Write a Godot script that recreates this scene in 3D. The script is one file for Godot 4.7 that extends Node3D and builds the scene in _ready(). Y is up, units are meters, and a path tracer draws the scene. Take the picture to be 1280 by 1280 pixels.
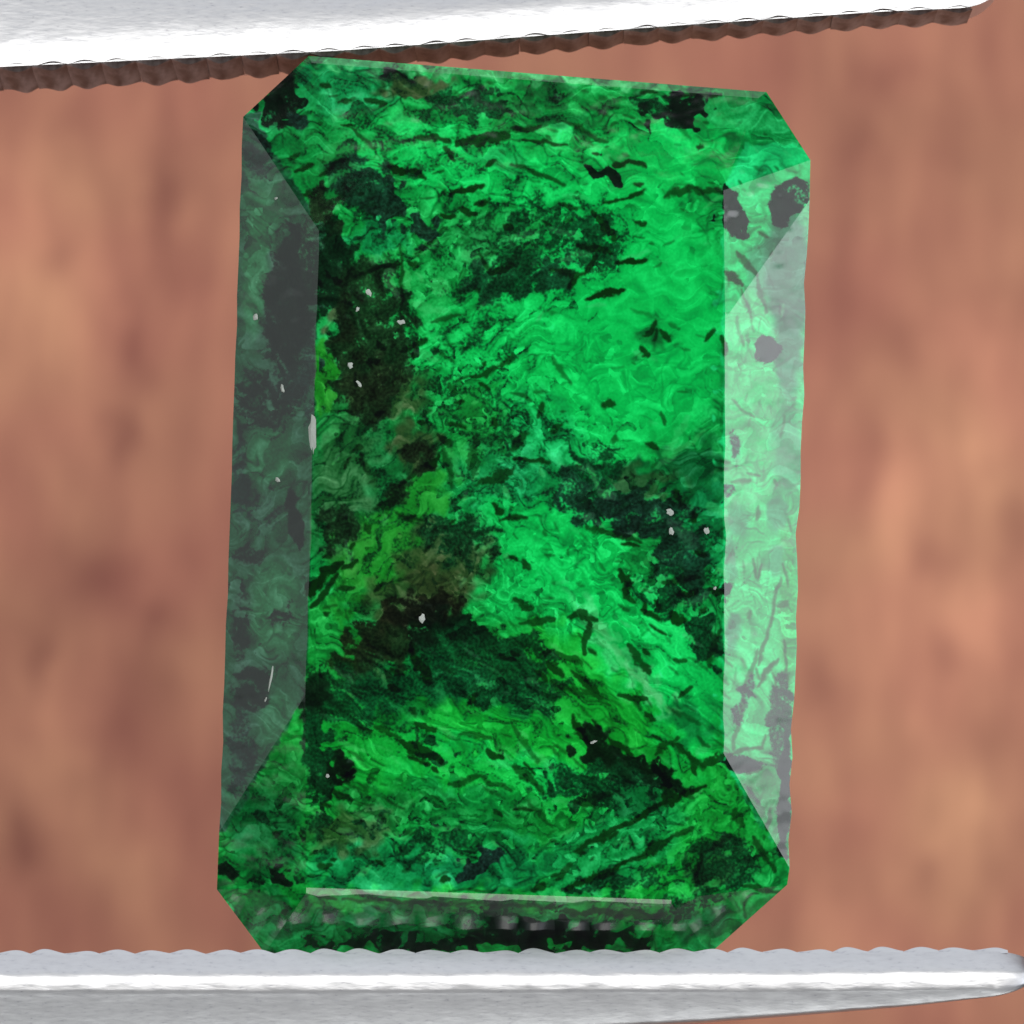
extends Node3D
# A mottled green step-cut gemstone gripped in a pair of steel tweezers above a reddish brown surface.
# Measured on the plan in units of MM millimetres: u runs right, v runs towards the viewer, h is the height above the girdle.

const UNIT := 1.524e-5                     # metres per plan unit (the stone is about 10.7 x 17 mm)
const EYE := 0.160                         # height of the lens above the girdle
const TABLE_DROP := 3000.0                 # plan units from the girdle down to the background surface
const GIRDLE_DEPTH := 330.0                # keel below the girdle
const U0 := 258.0
const V0 := 56.0
const TW := 772
const TH := 1140

var rng := RandomNumberGenerator.new()


func _ready() -> void:
	# ---- camera, surroundings, lamps, exposure
	var cam := Camera3D.new()
	cam.name = "camera"
	cam.position = Vector3(0, EYE, 0)
	cam.rotation_degrees = Vector3(-90, 0, 0)
	cam.fov = rad_to_deg(2.0 * atan(640.0 * UNIT / EYE))
	cam.near = 0.01
	cam.far = 10.0
	add_child(cam)
	var env := Environment.new()
	env.background_mode = Environment.BG_COLOR
	env.background_color = Color(0.16, 0.16, 0.17)
	env.tonemap_mode = Environment.TONE_MAPPER_LINEAR
	env.tonemap_exposure = 1.0
	env.sdfgi_enabled = true
	env.ssao_enabled = true
	env.ssil_enabled = true
	var look := CameraAttributesPhysical.new()
	look.frustum_focus_distance = EYE - 20.0 * UNIT
	look.frustum_focal_length = 35.0
	look.exposure_aperture = 16.0
	var we := WorldEnvironment.new()
	we.name = "surroundings"
	we.environment = env
	we.camera_attributes = look
	add_child(we)
	lamp("window_light", Vector3(0, cos(0.35), -sin(0.35)) * 0.30, Vector2(0.42, 0.066), 1.95, Color(1.0, 0.985, 0.96))
	lamp("far_fill_light", Vector3(0, cos(1.10), -sin(1.10)) * 0.32, Vector2(0.50, 0.19), 0.32, Color(0.97, 0.98, 1.0))  # added lamp, mirrored as grey sheen in the steel
	# both side lights are split into bands, added to vary the facet sheen
	for band in [[-0.0095, 0.026, 1.25], [0.0165, 0.024, 1.0], [0.0425, 0.026, 0.62]]:
		lamp("side_window_light", Vector3(sin(1.05) * 0.30, cos(1.05) * 0.30, band[0]), Vector2(band[1], 0.20), band[2], Color(0.97, 0.98, 1.0))
	lamp("side_fill_light", Vector3(sin(1.05), cos(1.05), -0.26) * 0.30, Vector2(0.10, 0.20), 0.42, Color(0.98, 0.99, 1.0))  # weak lamp added for the right corner facet's sheen; no curtain hangs here
	for band in [[-0.060, 0.062, 0.25], [-0.006, 0.044, 0.20], [0.022, 0.010, 0.12]]:
		lamp("far_side_light", Vector3(-sin(1.05) * 0.32, cos(1.05) * 0.32, band[0]), Vector2(band[1], 0.26), band[2], Color(0.95, 1.0, 0.99))
	lamp("near_fill_light", Vector3(0, cos(0.53), sin(0.53)) * 0.34, Vector2(0.50, 0.21), 0.12, Color(1.0, 0.99, 0.98))  # added lamp that greys the lower arm's outer slope
	lamp("edge_sheen_light", Vector3(0, cos(1.08), sin(1.08)) * 0.32, Vector2(0.40, 0.08), 0.9, Color(1.0, 1.0, 0.98))  # added lamp for the bright line on the near table edge

	background()
	tweezers()
	gemstone()


func lamp(called: String, at: Vector3, size: Vector2, energy: float, tint: Color) -> void:
	var l := AreaLight3D.new()
	l.name = called
	l.area_size = size
	l.area_normalize_energy = false
	l.light_energy = energy
	l.light_color = tint
	l.area_range = 4.0
	l.shadow_enabled = true
	add_child(l, true)
	l.look_at_from_position(at, Vector3(0, 0, at.z) if absf(at.x) > 0.1 else Vector3.ZERO, Vector3(0, 1, 0))


# ---------------------------------------------------------------- helpers

func plan(u: float, v: float, h: float = 0.0) -> Vector3:
	return Vector3((u - 640.0) * UNIT, h * UNIT, (v - 640.0) * UNIT)


func noise(kind: int, seed_: int, freq: float, octaves := 1) -> FastNoiseLite:
	var n := FastNoiseLite.new()
	n.noise_type = kind
	n.seed = seed_
	n.frequency = freq
	n.fractal_type = FastNoiseLite.FRACTAL_FBM if octaves > 1 else FastNoiseLite.FRACTAL_NONE
	n.fractal_octaves = octaves
	return n


func part(called: String, mesh: Mesh, mat: Material, parent: Node) -> MeshInstance3D:
	var o := MeshInstance3D.new()
	o.name = called
	o.mesh = mesh
	o.material_override = mat
	parent.add_child(o, true)
	return o


func commit(pos: PackedVector3Array, nor: PackedVector3Array, uv: PackedVector2Array) -> ArrayMesh:
	# every three entries are a triangle; turned so that its front (clockwise) side is the side of its normals
	for k in range(0, pos.size(), 3):
		var n := nor[k] + nor[k + 1] + nor[k + 2]
		if ((pos[k + 1] - pos[k]) * 1e3).cross((pos[k + 2] - pos[k]) * 1e3).dot(n) > 0.0:
			var p := pos[k + 1]
			pos[k + 1] = pos[k + 2]
			pos[k + 2] = p
			var q := nor[k + 1]
			nor[k + 1] = nor[k + 2]
			nor[k + 2] = q
			var t := uv[k + 1]
			uv[k + 1] = uv[k + 2]
			uv[k + 2] = t
	var a := []
	a.resize(Mesh.ARRAY_MAX)
	a[Mesh.ARRAY_VERTEX] = pos
	a[Mesh.ARRAY_NORMAL] = nor
	a[Mesh.ARRAY_TEX_UV] = uv
	var m := ArrayMesh.new()
	m.add_surface_from_arrays(Mesh.PRIMITIVE_TRIANGLES, a)
	return m


# ---------------------------------------------------------------- background

func background() -> void:
	var n := 1024
	var span := 2048.0                     # plan units that one tile of the colour map covers
	var img := Image.create(n, n, false, Image.FORMAT_RGB8)
	var broad := noise(FastNoiseLite.TYPE_SIMPLEX_SMOOTH, 11, 0.0042, 3)
	var streak := noise(FastNoiseLite.TYPE_SIMPLEX_SMOOTH, 12, 0.012, 2)
	var fine := noise(FastNoiseLite.TYPE_SIMPLEX, 13, 0.30, 2)
	var warm := noise(FastNoiseLite.TYPE_SIMPLEX_SMOOTH, 14, 0.0035, 2)
	# darker flecks of the surface: u, v, half width, half length, strength
	var flecks := [[205, 205, 24, 80, .32], [198, 260, 22, 50, .18], [150, 540, 20, 45, .34], [165, 430, 24, 70, .22], [122, 715, 45, 50, .34], [40, 825, 16, 48, .42], [190, 770, 16, 24, .26],
		[170, 880, 40, 90, .20], [30, 1055, 30, 42, .42], [72, 320, 20, 30, .20], [90, 150, 26, 40, .14], [60, 480, 20, 60, .16], [240, 330, 30, 60, .14], [110, 1130, 50, 60, .16], [120, 960, 26, 60, .14],
		[1070, 170, 40, 70, .24], [1055, 330, 34, 90, .26], [1120, 420, 44, 40, .18], [1180, 150, 30, 60, .2], [1090, 560, 22, 60, .18], [1270, 640, 30, 70, .26], [1165, 700, 30, 30, .16], [1190, 820, 34, 30, .24],
		[1030, 850, 30, 50, .22], [1060, 1060, 30, 60, .16], [1155, 1100, 26, 30, .22], [1240, 930, 40, 40, .14], [1230, 380, 50, 60, .12], [1110, 90, 60, 30, .14]]
	var blotches_and_falloff := [[60, 400, 70, 160, .16], [20, 250, 60, 120, .12], [60, 930, 50, 90, .12], [150, 1090, 60, 70, .10], [1120, 620, 40, 90, .22], [1230, 560, 60, 80, .18], [1220, 780, 60, 60, .18], [1200, 1010, 60, 90, .2], [1030, 1000, 30, 200, .1],
		[1230, 440, 60, 50, .1], [1060, 1170, 60, 60, .1], [1200, 760, 260, 420, .13], [1100, 1000, 140, 300, .06]]  # lighter blotches; the broad right-hand ones paint in light falloff
	var k := span / n
	for y in n:
		for x in n:
			# one pixel of the map, as a place on the surface seen past the stone
			var u := 640.0 + (x * k - span / 2) / 1.28
			var v := 640.0 + (y * k - span / 2) / 1.28
			var wu := u + streak.get_noise_2d(u * 1.3, v * 1.3) * 16.0
			var wv := v + streak.get_noise_2d(u * 1.3 + 700, v * 1.3) * 20.0
			var d := broad.get_noise_2d(u * 1.3, v * 0.75) * 0.09 + streak.get_noise_2d(u * 1.5, v * 0.4) * 0.07 + streak.get_noise_2d(u * 3.4 + 300.0, v * 0.8) * 0.05
			for f in flecks:
				var a: float = (wu - f[0]) / f[2]
				var b: float = (wv - f[1]) / f[3]
				var r := a * a + b * b
				if r < 4.0:
					d -= f[4] * 0.62 * exp(-r * 1.2)
			for f in blotches_and_falloff:
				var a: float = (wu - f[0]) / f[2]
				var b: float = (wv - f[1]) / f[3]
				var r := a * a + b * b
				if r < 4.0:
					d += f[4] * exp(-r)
			d += fine.get_noise_2d(u, v) * 0.04
			var c := Color(0.740, 0.494, 0.422).lerp(Color(0.760, 0.532, 0.438), clampf(0.5 + warm.get_noise_2d(u, v), 0, 1))
			var g := 1.0 + d
			c = Color(c.r * (1.0 + d * 0.8), c.g * g, c.b * (1.0 + d * 0.85))
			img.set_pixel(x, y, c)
	var m := StandardMaterial3D.new()
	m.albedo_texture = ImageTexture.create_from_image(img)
	m.roughness = 0.75
	m.metallic_specular = 0.3
	# a slab 0.5 m square with its top at the given drop; the colour map repeats every 40 mm or so
	var half := 0.25
	var rep := half / (span * UNIT)
	var top := -TABLE_DROP * UNIT
	var pos := PackedVector3Array()
	var nor := PackedVector3Array()
	var uv := PackedVector2Array()
	var low := top - 0.02
	var faces := [
		[Vector3(-half, top, -half), Vector3(half, top, -half), Vector3(half, top, half), Vector3(-half, top, half), Vector3.UP],
		[Vector3(-half, low, -half), Vector3(half, low, -half), Vector3(half, low, half), Vector3(-half, low, half), Vector3.DOWN],
		[Vector3(-half, low, -half), Vector3(half, low, -half), Vector3(half, top, -half), Vector3(-half, top, -half), Vector3.FORWARD],
		[Vector3(-half, low, half), Vector3(half, low, half), Vector3(half, top, half), Vector3(-half, top, half), Vector3.BACK],
		[Vector3(-half, low, -half), Vector3(-half, low, half), Vector3(-half, top, half), Vector3(-half, top, -half), Vector3.LEFT],
		[Vector3(half, low, -half), Vector3(half, low, half), Vector3(half, top, half), Vector3(half, top, -half), Vector3.RIGHT]]
	for f in faces:
		for i in [0, 1, 2, 0, 2, 3]:
			var p: Vector3 = f[i]
			pos.append(p)
			nor.append(f[4])
			uv.append(Vector2(0.5 + p.x / half * rep, 0.5 + (p.z + (p.y - top)) / half * rep))
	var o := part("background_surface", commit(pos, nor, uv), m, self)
	o.set_meta("kind", "structure")
	o.set_meta("label", "blurred reddish brown surface lying below the gemstone and tweezers")
	o.set_meta("category", "surface")


# ---------------------------------------------------------------- tweezers

func lerp_table(t: Array, x: float) -> float:
	if x <= t[0][0]:
		return t[0][1]
	for k in range(1, t.size()):
		if x <= t[k][0]:
			var f: float = (x - t[k - 1][0]) / (t[k][0] - t[k - 1][0])
			return lerpf(t[k - 1][1], t[k][1], f)
	return t[-1][1]


func inner_edge(top_arm: bool, u: float) -> float:
	# where the gripping face of an arm runs on the plan; both bow towards each other far to the left, where they are welded
	var v: float
	if top_arm:
		v = lerp_table([[-900, 128], [0, 84], [420, 64], [850, 32], [1100, 15], [1300, 6]], u)
	else:
		v = lerp_table([[-900, 1190], [0, 1192], [640, 1191], [1000, 1190], [1300, 1187]], u)
	if u < -300.0:
		var f := clampf((-300.0 - u) / 5200.0, 0.0, 1.0)
		f = f * f * (3.0 - 2.0 * f)
		v = lerpf(v, 636.0 if top_arm else 644.0, f)
	return v


func steel() -> StandardMaterial3D:
	var m := StandardMaterial3D.new()
	m.albedo_color = Color(0.86, 0.87, 0.89)
	m.metallic = 1.0
	m.roughness = 0.40
	var rt := NoiseTexture2D.new()
	rt.width = 512
	rt.height = 512
	rt.seamless = true
	var rn := noise(FastNoiseLite.TYPE_SIMPLEX, 31, 0.03, 4)
	rt.noise = rn
	m.heightmap_enabled = true
	m.heightmap_texture = rt
	m.heightmap_scale = 0.00026
	m.heightmap_deep_parallax = false
	var spots := NoiseTexture2D.new()
	spots.width = 512
	spots.height = 512
	spots.seamless = true
	spots.noise = noise(FastNoiseLite.TYPE_SIMPLEX, 35, 0.05, 3)
	var ramp := Gradient.new()
	ramp.offsets = PackedFloat32Array([0.02, 0.12, 0.30, 1.0])
	ramp.colors = PackedColorArray([Color(0.74, 0.74, 0.76), Color(0.93, 0.93, 0.94), Color(0.97, 0.97, 0.97), Color(1, 1, 1)])
	spots.color_ramp = ramp
	m.albedo_texture = spots
	m.uv1_triplanar = true
	m.uv1_scale = Vector3(110, 420, 420)
	return m


func arm_shape(top_arm: bool, origin: Vector3) -> ArrayMesh:
	var side := -1.0 if top_arm else 1.0
	var tip := 1259.0 if top_arm else 1296.0
	var us := []
	var u := -7000.0
	while u < tip - 62.0:
		us.append(u)
		u += 250.0 if u < -500 else 20.0
	for k in 13:
		us.append(tip - 60.0 * cos(k / 12.0 * PI / 2) if k < 12 else tip - 0.3)
	# profile as smooth runs of (outward distance, height); the outermost distance is scaled by the arm's width
	var runs: Array
	if top_arm:
		runs = [[[-23, -130], [0, 1.6]], [[0, 1.6], [5, 1.2], [10, 0.5], [22, -1.4], [34, -4], [44, -7], [54, -11], [66, -17], [84, -26], [104, -37], [124, -49]], [[124, -49], [130, -56], [131, -70], [131, -140]], [[131, -140], [-23, -130]]]
	else:
		runs = [[[18, -130], [0, 2]], [[0, 2], [10, 9], [18, 14.0], [22, 16.2], [25, 17.6], [29, 18.8], [35, 19.9], [42, 20.8], [46, 20.6], [49, 19.6], [53, 18.2], [64, 15.0], [80, 10.0], [100, 2.6], [114, -3.5]], [[114, -3.5], [122, -9], [127, -18], [129, -40], [129, -140]], [[129, -140], [18, -130]]]
	var wide: float = 131.0 if top_arm else 129.0
	var rough := noise(FastNoiseLite.TYPE_SIMPLEX, 5 if top_arm else 6, 0.022, 3)
	var pos := PackedVector3Array()
	var nor := PackedVector3Array()
	var uv := PackedVector2Array()
	var rows := []                          # rows[run][station][point]
	for run in runs:
		var grid := []
		for x: float in us:
			var e := inner_edge(top_arm, x)
			var w: float
			if top_arm:
				w = lerp_table([[-2500, 260], [-200, 190], [600, 135], [1259, 84]], x)
			else:
				w = lerp_table([[-2500, 240], [-200, 165], [500, 112], [870, 88], [1130, 68], [1296, 50]], x)
			var under := lerp_table([[200, 0.9], [500, 0.55], [850, 0.4], [1259, 0.4]], x) if top_arm else 1.0
			var t := clampf((x - (tip - 60.0)) / 60.0, 0.0, 1.0)
			var shrink := sqrt(maxf(1.0 - t * t, 0.0))
			var line := []
			for p in run:
				var d: float = p[0]
				if d < 0.0:
					d *= under
				elif d > 46.0:
					d = 46.0 + (d - 46.0) * (w - 46.0) / (wide - 46.0)
				var mid := w * 0.5
				d = mid + (d - mid) * shrink
				var h: float = p[1]
				if p[0] > 46.0 and not top_arm and p[1] > -60.0:
					h = 20.6 + (h - 20.6) * (w - 46.0) / (wide - 46.0)
				h += rough.get_noise_2d(x, d * 2.0) * 0.5 * (1.0 if h > -60.0 else 0.0)
				h = lerpf(-40.0, h, 0.55 + 0.45 * shrink) + (6.0 if top_arm else 26.0)
				line.append(plan(x, e + side * d, h) - origin)
			grid.append(line)
		rows.append(grid)
	for r in rows.size():
		var g: Array = rows[r]
		var nx: int = g.size()
		var ny: int = g[0].size()
		var ns := []
		for i in nx:
			var line := []
			for j in ny:
				var a: Vector3 = g[mini(i + 1, nx - 1)][j] - g[maxi(i - 1, 0)][j]
				var b: Vector3 = g[i][mini(j + 1, ny - 1)] - g[i][maxi(j - 1, 0)]
				if i == nx - 1:
					a = g[nx - 3][j] - g[nx - 4][j]
				if b.length() < 1e-8:
					b = g[nx - 3][mini(j + 1, ny - 1)] - g[nx - 3][maxi(j - 1, 0)]
				var n := (a * 1e4).cross(b * 1e4).normalized() * -side
				line.append(n)
			ns.append(line)
		for i in nx - 1:
			for j in ny - 1:
				for q in [[0, 0], [1, 0], [1, 1], [0, 0], [1, 1], [0, 1]]:
					pos.append(g[i + q[0]][j + q[1]])
					nor.append(ns[i + q[0]][j + q[1]])
					uv.append(Vector2(0, 0))
	# the tip's end and the welded end are closed by fans
	for i in [0, us.size() - 1]:
		var ring := []
		for g in rows:
			for j in g[i].size() - 1:
				ring.append(g[i][j])
		var c := Vector3.ZERO
		for p in ring:
			c += p / ring.size()
		for j in ring.size():
			for p in [c, ring[j], ring[(j + 1) % ring.size()]]:
				pos.append(p)
				nor.append(Vector3.LEFT if i == 0 else Vector3.RIGHT)
				uv.append(Vector2.ZERO)
	return commit(pos, nor, uv)


func tooth_shape(top_arm: bool, pitch: float, lift: float, under: float, low: float, skew: float) -> ArrayMesh:
	# a rounded upright ridge on the gripping face, its top worn down towards the gap; local axes: x along the jaw, y up, z into the gap
	var seg := 12
	var pos := PackedVector3Array()
	var nor := PackedVector3Array()
	var uv := PackedVector2Array()
	var into := 1.0 if top_arm else -1.0
	var bump := func(t: float) -> float:
		return pow(0.5 + 0.5 * cos(PI * clampf(t - skew * (1.0 - t * t), -1.0, 1.0)), 0.8 if top_arm else 0.6)
	var heights := [low, -60.0, -14.0, -5.0]
	var at := func(k: int, j: int) -> Vector3:
		var t := -1.0 + 2.0 * k / seg
		var m: float = bump.call(t)
		var out := 1.2 + lift * m
		if j < 4:
			var h: float = heights[j] if j < 3 else (-1.0 - 4.5 * m if top_arm else 1.0 - out * 0.65)
			if j == 0:
				h += 5.0 * sin(t * 4.0 + skew * 20.0)
			return Vector3(t * pitch * 0.51, h, into * out + under * (-h / 130.0)) * UNIT
		if top_arm:
			return Vector3(t * pitch * 0.51, 1.2 + 0.7 * m, into * (0.6 - 4.5 * m)) * UNIT
		return Vector3(t * pitch * 0.51, 2.2, into * -2.5) * UNIT
	for k in seg:
		for j in 4:
			for q in [[0, 0], [1, 0], [1, 1], [0, 0], [1, 1], [0, 1]]:
				var kk: int = k + q[0]
				var p: Vector3 = at.call(kk, j + q[1])
				pos.append(p)
				var slope: float = (at.call(mini(kk + 1, seg), 1).z - at.call(maxi(kk - 1, 0), 1).z) / (at.call(mini(kk + 1, seg), 1).x - at.call(maxi(kk - 1, 0), 1).x)
				var n := Vector3(-slope * into, 0.06, 1.0 * into)
				if top_arm:
					n = Vector3(-slope, 0.17, 1.0)
				if j == 2 and not top_arm:
					var crest: float = bump.call(-1.0 + 2.0 * kk / seg)
					n = Vector3(-slope * into * 2.4, 0.05, -1.0).lerp(Vector3(-slope * into * 2.4, 0.6, -0.8), clampf(crest * 1.6 - 0.5, 0.0, 1.0))
				if j == 3:
					n = Vector3(-slope * 0.6, 0.7, 0.75) if top_arm else Vector3(0, 0.83, -0.55)
				nor.append(n.normalized())
				uv.append(Vector2.ZERO)
	return commit(pos, nor, uv)


func tweezers() -> void:
	var root := Node3D.new()
	root.name = "tweezers"
	root.position = plan(640, 640, -130)
	root.set_meta("label", "silver steel tweezers with ridged jaws gripping the green gemstone above and below")
	root.set_meta("category", "tweezers")
	add_child(root)
	var m := steel()
	var tm := steel()
	tm.roughness = 0.45
	tm.albedo_color = Color(0.60, 0.57, 0.58)
	tm.metallic = 0.2
	var grime := NoiseTexture2D.new()
	grime.width = 256
	grime.height = 256
	grime.seamless = true
	grime.noise = noise(FastNoiseLite.TYPE_SIMPLEX, 33, 0.02, 4)
	var ramp := Gradient.new()
	ramp.offsets = PackedFloat32Array([0.25, 0.5, 0.8])
	ramp.colors = PackedColorArray([Color(0.42, 0.38, 0.37), Color(0.70, 0.68, 0.67), Color(0.95, 0.93, 0.92)])
	grime.color_ramp = ramp
	tm.albedo_texture = grime
	tm.heightmap_scale = 0.0005
	tm.uv1_scale = Vector3(420, 90, 420)
	for top_arm in [true, false]:
		var arm := part("arm", arm_shape(top_arm, root.position), m, root)
		var pitch := 43.5
		var shapes := []
		for k in 5:
			shapes.append(tooth_shape(top_arm, pitch, [5.0, 6.5, 3.8, 5.6, 4.4][k] * (1.0 if top_arm else 0.95), 23.0 if top_arm else 18.0, [-128.0, -116.0, -132.0, -122.0, -126.0][k], [0.15, -0.2, 0.3, 0.0, -0.12][k]))
		var u := 1259.0 - 66.0 if top_arm else 1296.0 - 60.0
		rng.seed = 77 if top_arm else 78
		while u > -420.0:
			var o := part("tooth", shapes[rng.randi() % 5], tm if top_arm else m, arm)
			var a := inner_edge(top_arm, u - 20)
			var b := inner_edge(top_arm, u + 20)
			var under := lerp_table([[200, 0.9], [500, 0.55], [850, 0.4], [1259, 0.4]], u) if top_arm else 1.0
			o.position = plan(u, inner_edge(top_arm, u), (6.4 if top_arm else 26.0) + rng.randf_range(-0.6, 0.6)) - root.position
			o.rotation.y = -atan2(b - a, 40.0) + rng.randf_range(-0.04, 0.04)
			o.rotation.z = rng.randf_range(-0.012, 0.012)
			if under < 1.0:
				o.rotation.x = atan(23.0 * (1.0 - under) / 130.0)
			u -= pitch


# ---------------------------------------------------------------- gemstone

const TABLE_H := 60.0
var crown := []                             # [three plan corners (u, h, v)] of every crown triangle, for setting chips on the facets


func gem_point(u: float, v: float, h: float) -> Vector3:
	return Vector3((u - 640.0) * UNIT, (h + GIRDLE_DEPTH) * UNIT, (v - 640.0) * UNIT)


func facet(called: String, corners: Array, mat: Material, parent: Node, outward := Vector3.UP) -> MeshInstance3D:
	var pos := PackedVector3Array()
	var nor := PackedVector3Array()
	var uv := PackedVector2Array()
	# one best-fitting normal for the whole facet (Newell), so that it shines as one plane
	var n := Vector3.ZERO
	for k in corners.size():
		var a: Vector3 = corners[k]
		var b: Vector3 = corners[(k + 1) % corners.size()]
		n += a.cross(b)
	n = n.normalized()
	if n.dot(outward) < 0.0:
		n = -n
	for k in range(1, corners.size() - 1):
		for c: Vector3 in [corners[0], corners[k], corners[k + 1]]:
			pos.append(gem_point(c.x, c.z, c.y))
			nor.append(n)
			uv.append(Vector2((c.x - U0) / TW, (c.z - V0) / TH))
		crown.append([corners[0], corners[k], corners[k + 1], n])
	return part(called, commit(pos, nor, uv), mat, parent)


func facet_between(called: String, one: Array, other: Array, mat: Material, parent: Node) -> void:
	# a long facet between two worn edges of as many points
	var pos := PackedVector3Array()
	var nor := PackedVector3Array()
	var uv := PackedVector2Array()
	var n: Vector3 = ((one[-1] - one[0]) as Vector3).cross(other[0] - one[0]) + ((other[-1] - other[0]) as Vector3).cross(other[-1] - one[-1])
	n = n.normalized() * (1.0 if n.y > 0.0 else -1.0)
	for k in one.size() - 1:
		for c: Vector3 in [one[k], one[k + 1], other[k + 1], one[k], other[k + 1], other[k]]:
			pos.append(gem_point(c.x, c.z, c.y))
			nor.append(n)
			uv.append(Vector2((c.x - U0) / TW, (c.z - V0) / TH))
		crown.append([one[k], one[k + 1], other[k + 1], n])
		crown.append([one[k], other[k + 1], other[k], n])
	part(called, commit(pos, nor, uv), mat, parent)


func worn_edge(a: Vector3, b: Vector3, count: int, rough: float) -> Array:
	var line := [a]
	for k in range(1, count):
		line.append(a.lerp(b, float(k) / count) + Vector3(rng.randf_range(-rough, rough) + (rough * 1.6 if rng.randf() < 0.12 else 0.0), 0, 0))
	return line + [b]


func gemstone() -> void:
	var root := Node3D.new()
	root.name = "gemstone"
	root.position = plan(640, 640, -GIRDLE_DEPTH)
	root.set_meta("label", "green and black mottled step-cut gemstone held upright between the tweezer jaws")
	root.set_meta("category", "gemstone")
	add_child(root)
	var m := StandardMaterial3D.new()
	m.albedo_texture = ImageTexture.create_from_image(stone_map())
	m.texture_repeat = false
	m.roughness = 0.10
	m.metallic_specular = 0.66
	var wave := NoiseTexture2D.new()
	wave.width = 512
	wave.height = 768
	wave.noise = noise(FastNoiseLite.TYPE_SIMPLEX_SMOOTH, 91, 0.012, 4)
	m.heightmap_enabled = true
	m.heightmap_texture = wave
	m.heightmap_scale = 0.0018
	var H := TABLE_H
	var V := func(u: float, v: float, h: float) -> Vector3: return Vector3(u, h, v)
	# girdle corners, then table corners
	var g_tl: Vector3 = V.call(304, 146, 0)
	var g_tl2: Vector3 = V.call(317, 134, 0)
	var g_top1: Vector3 = V.call(386, 70, 3)
	var g_top2: Vector3 = V.call(958, 115, 0)
	var g_tr: Vector3 = V.call(1013, 200, 0)
	var g_tr2: Vector3 = V.call(1012, 250, 0)
	var g_br: Vector3 = V.call(987, 1085, 0)
	var g_br2: Vector3 = V.call(984, 1106, 0)
	var g_bot2: Vector3 = V.call(888, 1193, -22)
	var g_bot1: Vector3 = V.call(330, 1193, -25)
	var g_bl2: Vector3 = V.call(271, 1112, -4)
	var g_bl: Vector3 = V.call(274, 1040, 3)
	var t_l1: Vector3 = V.call(400, 290, H)
	var t_top1: Vector3 = V.call(446, 238, H)
	var t_top2: Vector3 = V.call(903, 240, H - 8.0)
	var t_r1: Vector3 = V.call(905, 400, H)
	var t_r2: Vector3 = V.call(903, 940, H)
	var t_b2: Vector3 = V.call(838, 1122, H)
	var t_b1: Vector3 = V.call(384, 1107, H - 5.0)
	var t_l2: Vector3 = V.call(383, 868, H)
	rng.seed = 9
	var right_edge := []
	for k in range(1, 24):
		var p: Vector3 = g_br.lerp(g_tr2, k / 24.0)
		right_edge.append(p + Vector3(rng.randf_range(-2.0, 0.8) - (3.0 if rng.randf() < 0.15 else 0.0), 0, 0))
	var left_edge := []
	for k in range(1, 24):
		left_edge.append(g_bl.lerp(g_tl, k / 24.0) + Vector3(rng.randf_range(-0.7, 1.5), 0, 0))
	var table_left := worn_edge(t_l1, t_l2, 24, 0.9)
	var table_right := worn_edge(t_r1, t_r2, 24, 0.9)
	var back_left := table_left.duplicate()
	back_left.reverse()
	var rim := [t_top1, t_top2] + table_right + [t_b2, t_b1] + back_left
	facet("table_facet", [V.call(640, 650, H)] + rim + [t_top1], m, root)
	# the long narrow edge between the table and the near facet, and the near facet below it
	var e1: Vector3 = V.call(384, 1114, H - 8.4)
	var e2: Vector3 = V.call(838, 1127, H - 2.2)
	rng.seed = 21
	var worn := []
	for k in range(1, 30):
		worn.append(e1.lerp(e2, k / 30.0) + Vector3(0, 0, 1.0) * (rng.randf_range(-2.2, 2.2) + 2.4 * sin(k * 0.9) - k * 0.08))
	var unworn := worn.duplicate()
	unworn.reverse()
	facet("edge_facet", [t_b1, t_b2, e2] + unworn + [e1], m, root)
	facet("crown_facet", [g_bot1, e1] + worn + [e2, g_bot2], m, root)
	left_edge.reverse()
	facet_between("crown_facet", table_left, [g_tl] + left_edge + [g_bl], m, root)
	left_edge.reverse()
	right_edge.reverse()
	facet_between("crown_facet", table_right, [g_tr2] + right_edge + [g_br], m, root)
	right_edge.reverse()
	# the far facet ends in a narrow steeper edge along the girdle
	var s1: Vector3 = V.call(390, 79, 6)
	var s2: Vector3 = V.call(948, 123, 5)
	facet("crown_facet", [t_top1, t_top2, s2, s1], m, root)
	facet("edge_facet", [s1, s2, g_top2, g_top1], m, root)
	# cut corners
	facet("corner_facet", [t_top1, t_l1, g_tl2, s1], m, root)
	facet("corner_facet", [t_l1, g_tl, g_tl2], m, root)
	facet("corner_facet", [s1, g_tl2, g_top1], m, root)
	facet("corner_facet", [t_top2, t_r1, g_tr2, g_tr], m, root)
	facet("corner_facet", [t_top2, g_tr, g_top2, s2], m, root)
	facet("corner_facet", [t_r2, t_b2, g_br2, g_br], m, root)
	facet("corner_facet", [t_b2, e2, g_bot2, g_br2], m, root)
	facet("corner_facet", [t_l2, t_b1, g_bl2, g_bl], m, root)
	facet("corner_facet", [t_b1, e1, g_bot1, g_bl2], m, root)
	# girdle and the stepped pavilion below it
	right_edge.reverse()
	var ring := [g_tl, g_tl2, g_top1, g_top2, g_tr, g_tr2] + right_edge + [g_br, g_br2, g_bot2, g_bot1, g_bl2, g_bl] + left_edge
	var steps := [[1.0, -9.0, "girdle"], [0.86, -90.0, "pavilion"], [0.55, -220.0, "pavilion"], [0.12, -GIRDLE_DEPTH + 2.0, "pavilion"]]
	var above := ring
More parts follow.
